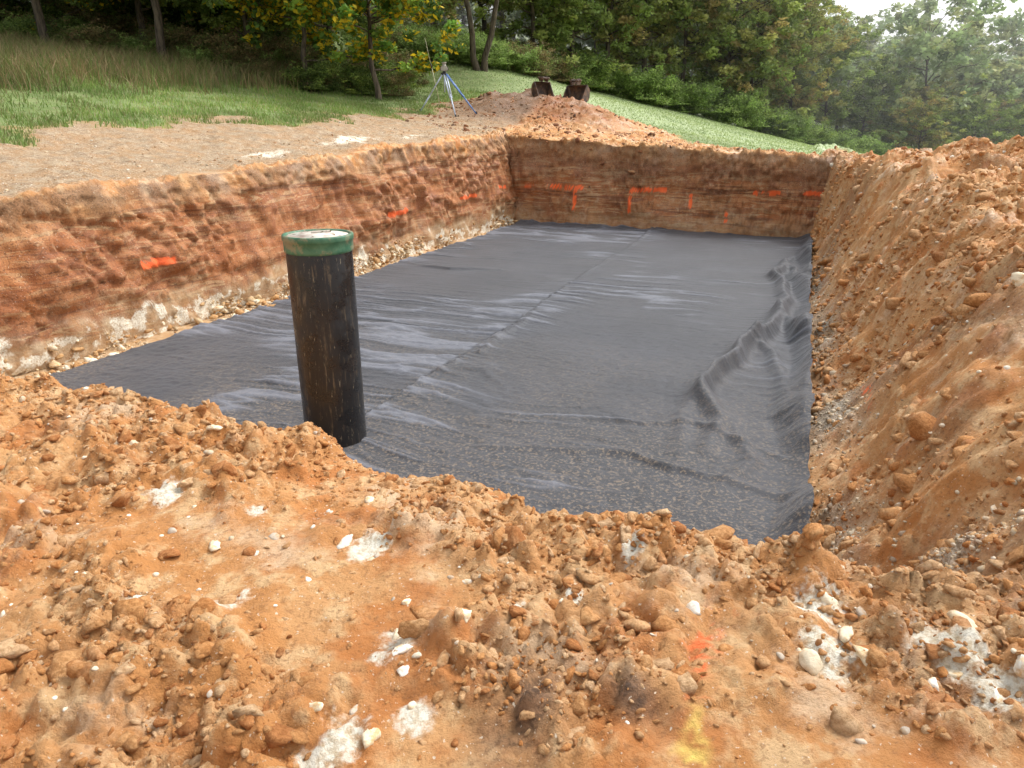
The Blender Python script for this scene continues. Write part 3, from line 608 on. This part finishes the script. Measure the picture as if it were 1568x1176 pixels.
blades('grass',a,b,rng.uniform(.03,.13,n_)*(1+1.2*sstep(-14,-18,a)),rng.uniform(.005,.010,n_),gp[rng.integers(0,4,n_)]*(.6+.8*mixn))
n_=80000;a=-14.5-rng.uniform(0,1,n_)*10;b=rng.uniform(5,27,n_);k=rng.uniform(0,1,n_)<sstep(-15,-18,a+3*(fbm(a,b,2,302)-.5));a,b=a[k],b[k];n_=len(a)
blades('tall_dry_grass',a,b,rng.uniform(.2,.75,n_)**1.2,rng.uniform(.005,.011,n_),np.array([(.24,.18,.09),(.17,.14,.06),(.28,.20,.11),(.14,.19,.05),(.12,.17,.045)])[rng.integers(0,5,n_)])
n_=60000;x=rng.uniform(-4,24,n_);y=rng.uniform(22,46,n_);a,b=xy2ab(x,y);k=grassmask(a,b)>.5;a,b=a[k],b[k];n_=len(a)
blades('meadow_grass',a,b,rng.uniform(.03,.08,n_),rng.uniform(.01,.02,n_),np.array([(.36,.44,.21),(.40,.47,.26),(.30,.38,.16)])[rng.integers(0,3,n_)])
# ---------------------------------------------------------------- mist lying over the woods (real homogeneous haze)
mm=bpy.data.materials.new('mist_haze');mm.use_nodes=True;mt=mm.node_tree;mt.nodes.clear()
mo=mt.nodes.new('ShaderNodeOutputMaterial');vs_=mt.nodes.new('ShaderNodeVolumeScatter');vs_.inputs['Color'].default_value=(1,1,1,1);vs_.inputs['Density'].default_value=.006;vs_.inputs['Anisotropy'].default_value=.1;mt.links.new(vs_.outputs[0],mo.inputs['Volume'])
bm=bmesh.new();bmesh.ops.create_cube(bm,size=1,matrix=Matrix.Translation((25,102,2))@Matrix.Diagonal((190,120,34,1)));me=bpy.data.meshes.new('mist');bm.to_mesh(me);bm.free();me.materials.append(mm)
bpy.context.collection.objects.link(bpy.data.objects.new('mist',me))
# ---------------------------------------------------------------- light, sky, camera
sc=bpy.context.scene
w=bpy.data.worlds.new("World");sc.world=w;w.use_nodes=True;nt=w.node_tree
sky=nt.nodes.new('ShaderNodeTexSky');sky.sky_type='NISHITA';sky.sun_disc=False
el,az=math.radians(55),math.radians(60)
sky.sun_elevation=el;sky.sun_rotation=az;sky.dust_density=4;sky.ozone_density=.6
hs=nt.nodes.new('ShaderNodeHueSaturation');hs.inputs['Saturation'].default_value=.2;hs.inputs['Value'].default_value=2.1
nt.links.new(sky.outputs[0],hs.inputs['Color']);bg=nt.nodes['Background'];nt.links.new(hs.outputs[0],bg.inputs[0]);bg.inputs[1].default_value=.15
sd=bpy.data.lights.new('sun','SUN');sd.energy=1.5;sd.angle=math.radians(14);sd.color=(1,.98,.95)
so=bpy.data.objects.new('sun',sd);bpy.context.collection.objects.link(so)
dv=Vector((math.sin(az)*math.cos(el),math.cos(az)*math.cos(el),math.sin(el)));so.rotation_euler=dv.to_track_quat('Z','Y').to_euler()
cd=bpy.data.cameras.new('camera');cam=bpy.data.objects.new('camera',cd);bpy.context.collection.objects.link(cam)
cd.lens=25;cd.sensor_width=36;cam.location=(0,0,2.6);cam.rotation_euler=(math.radians(90-20.08),0,0);cd.clip_end=2000;cd.clip_start=.05
sc.camera=cam
sc.view_settings.view_transform='Standard';sc.view_settings.look='None';sc.view_settings.exposure=0
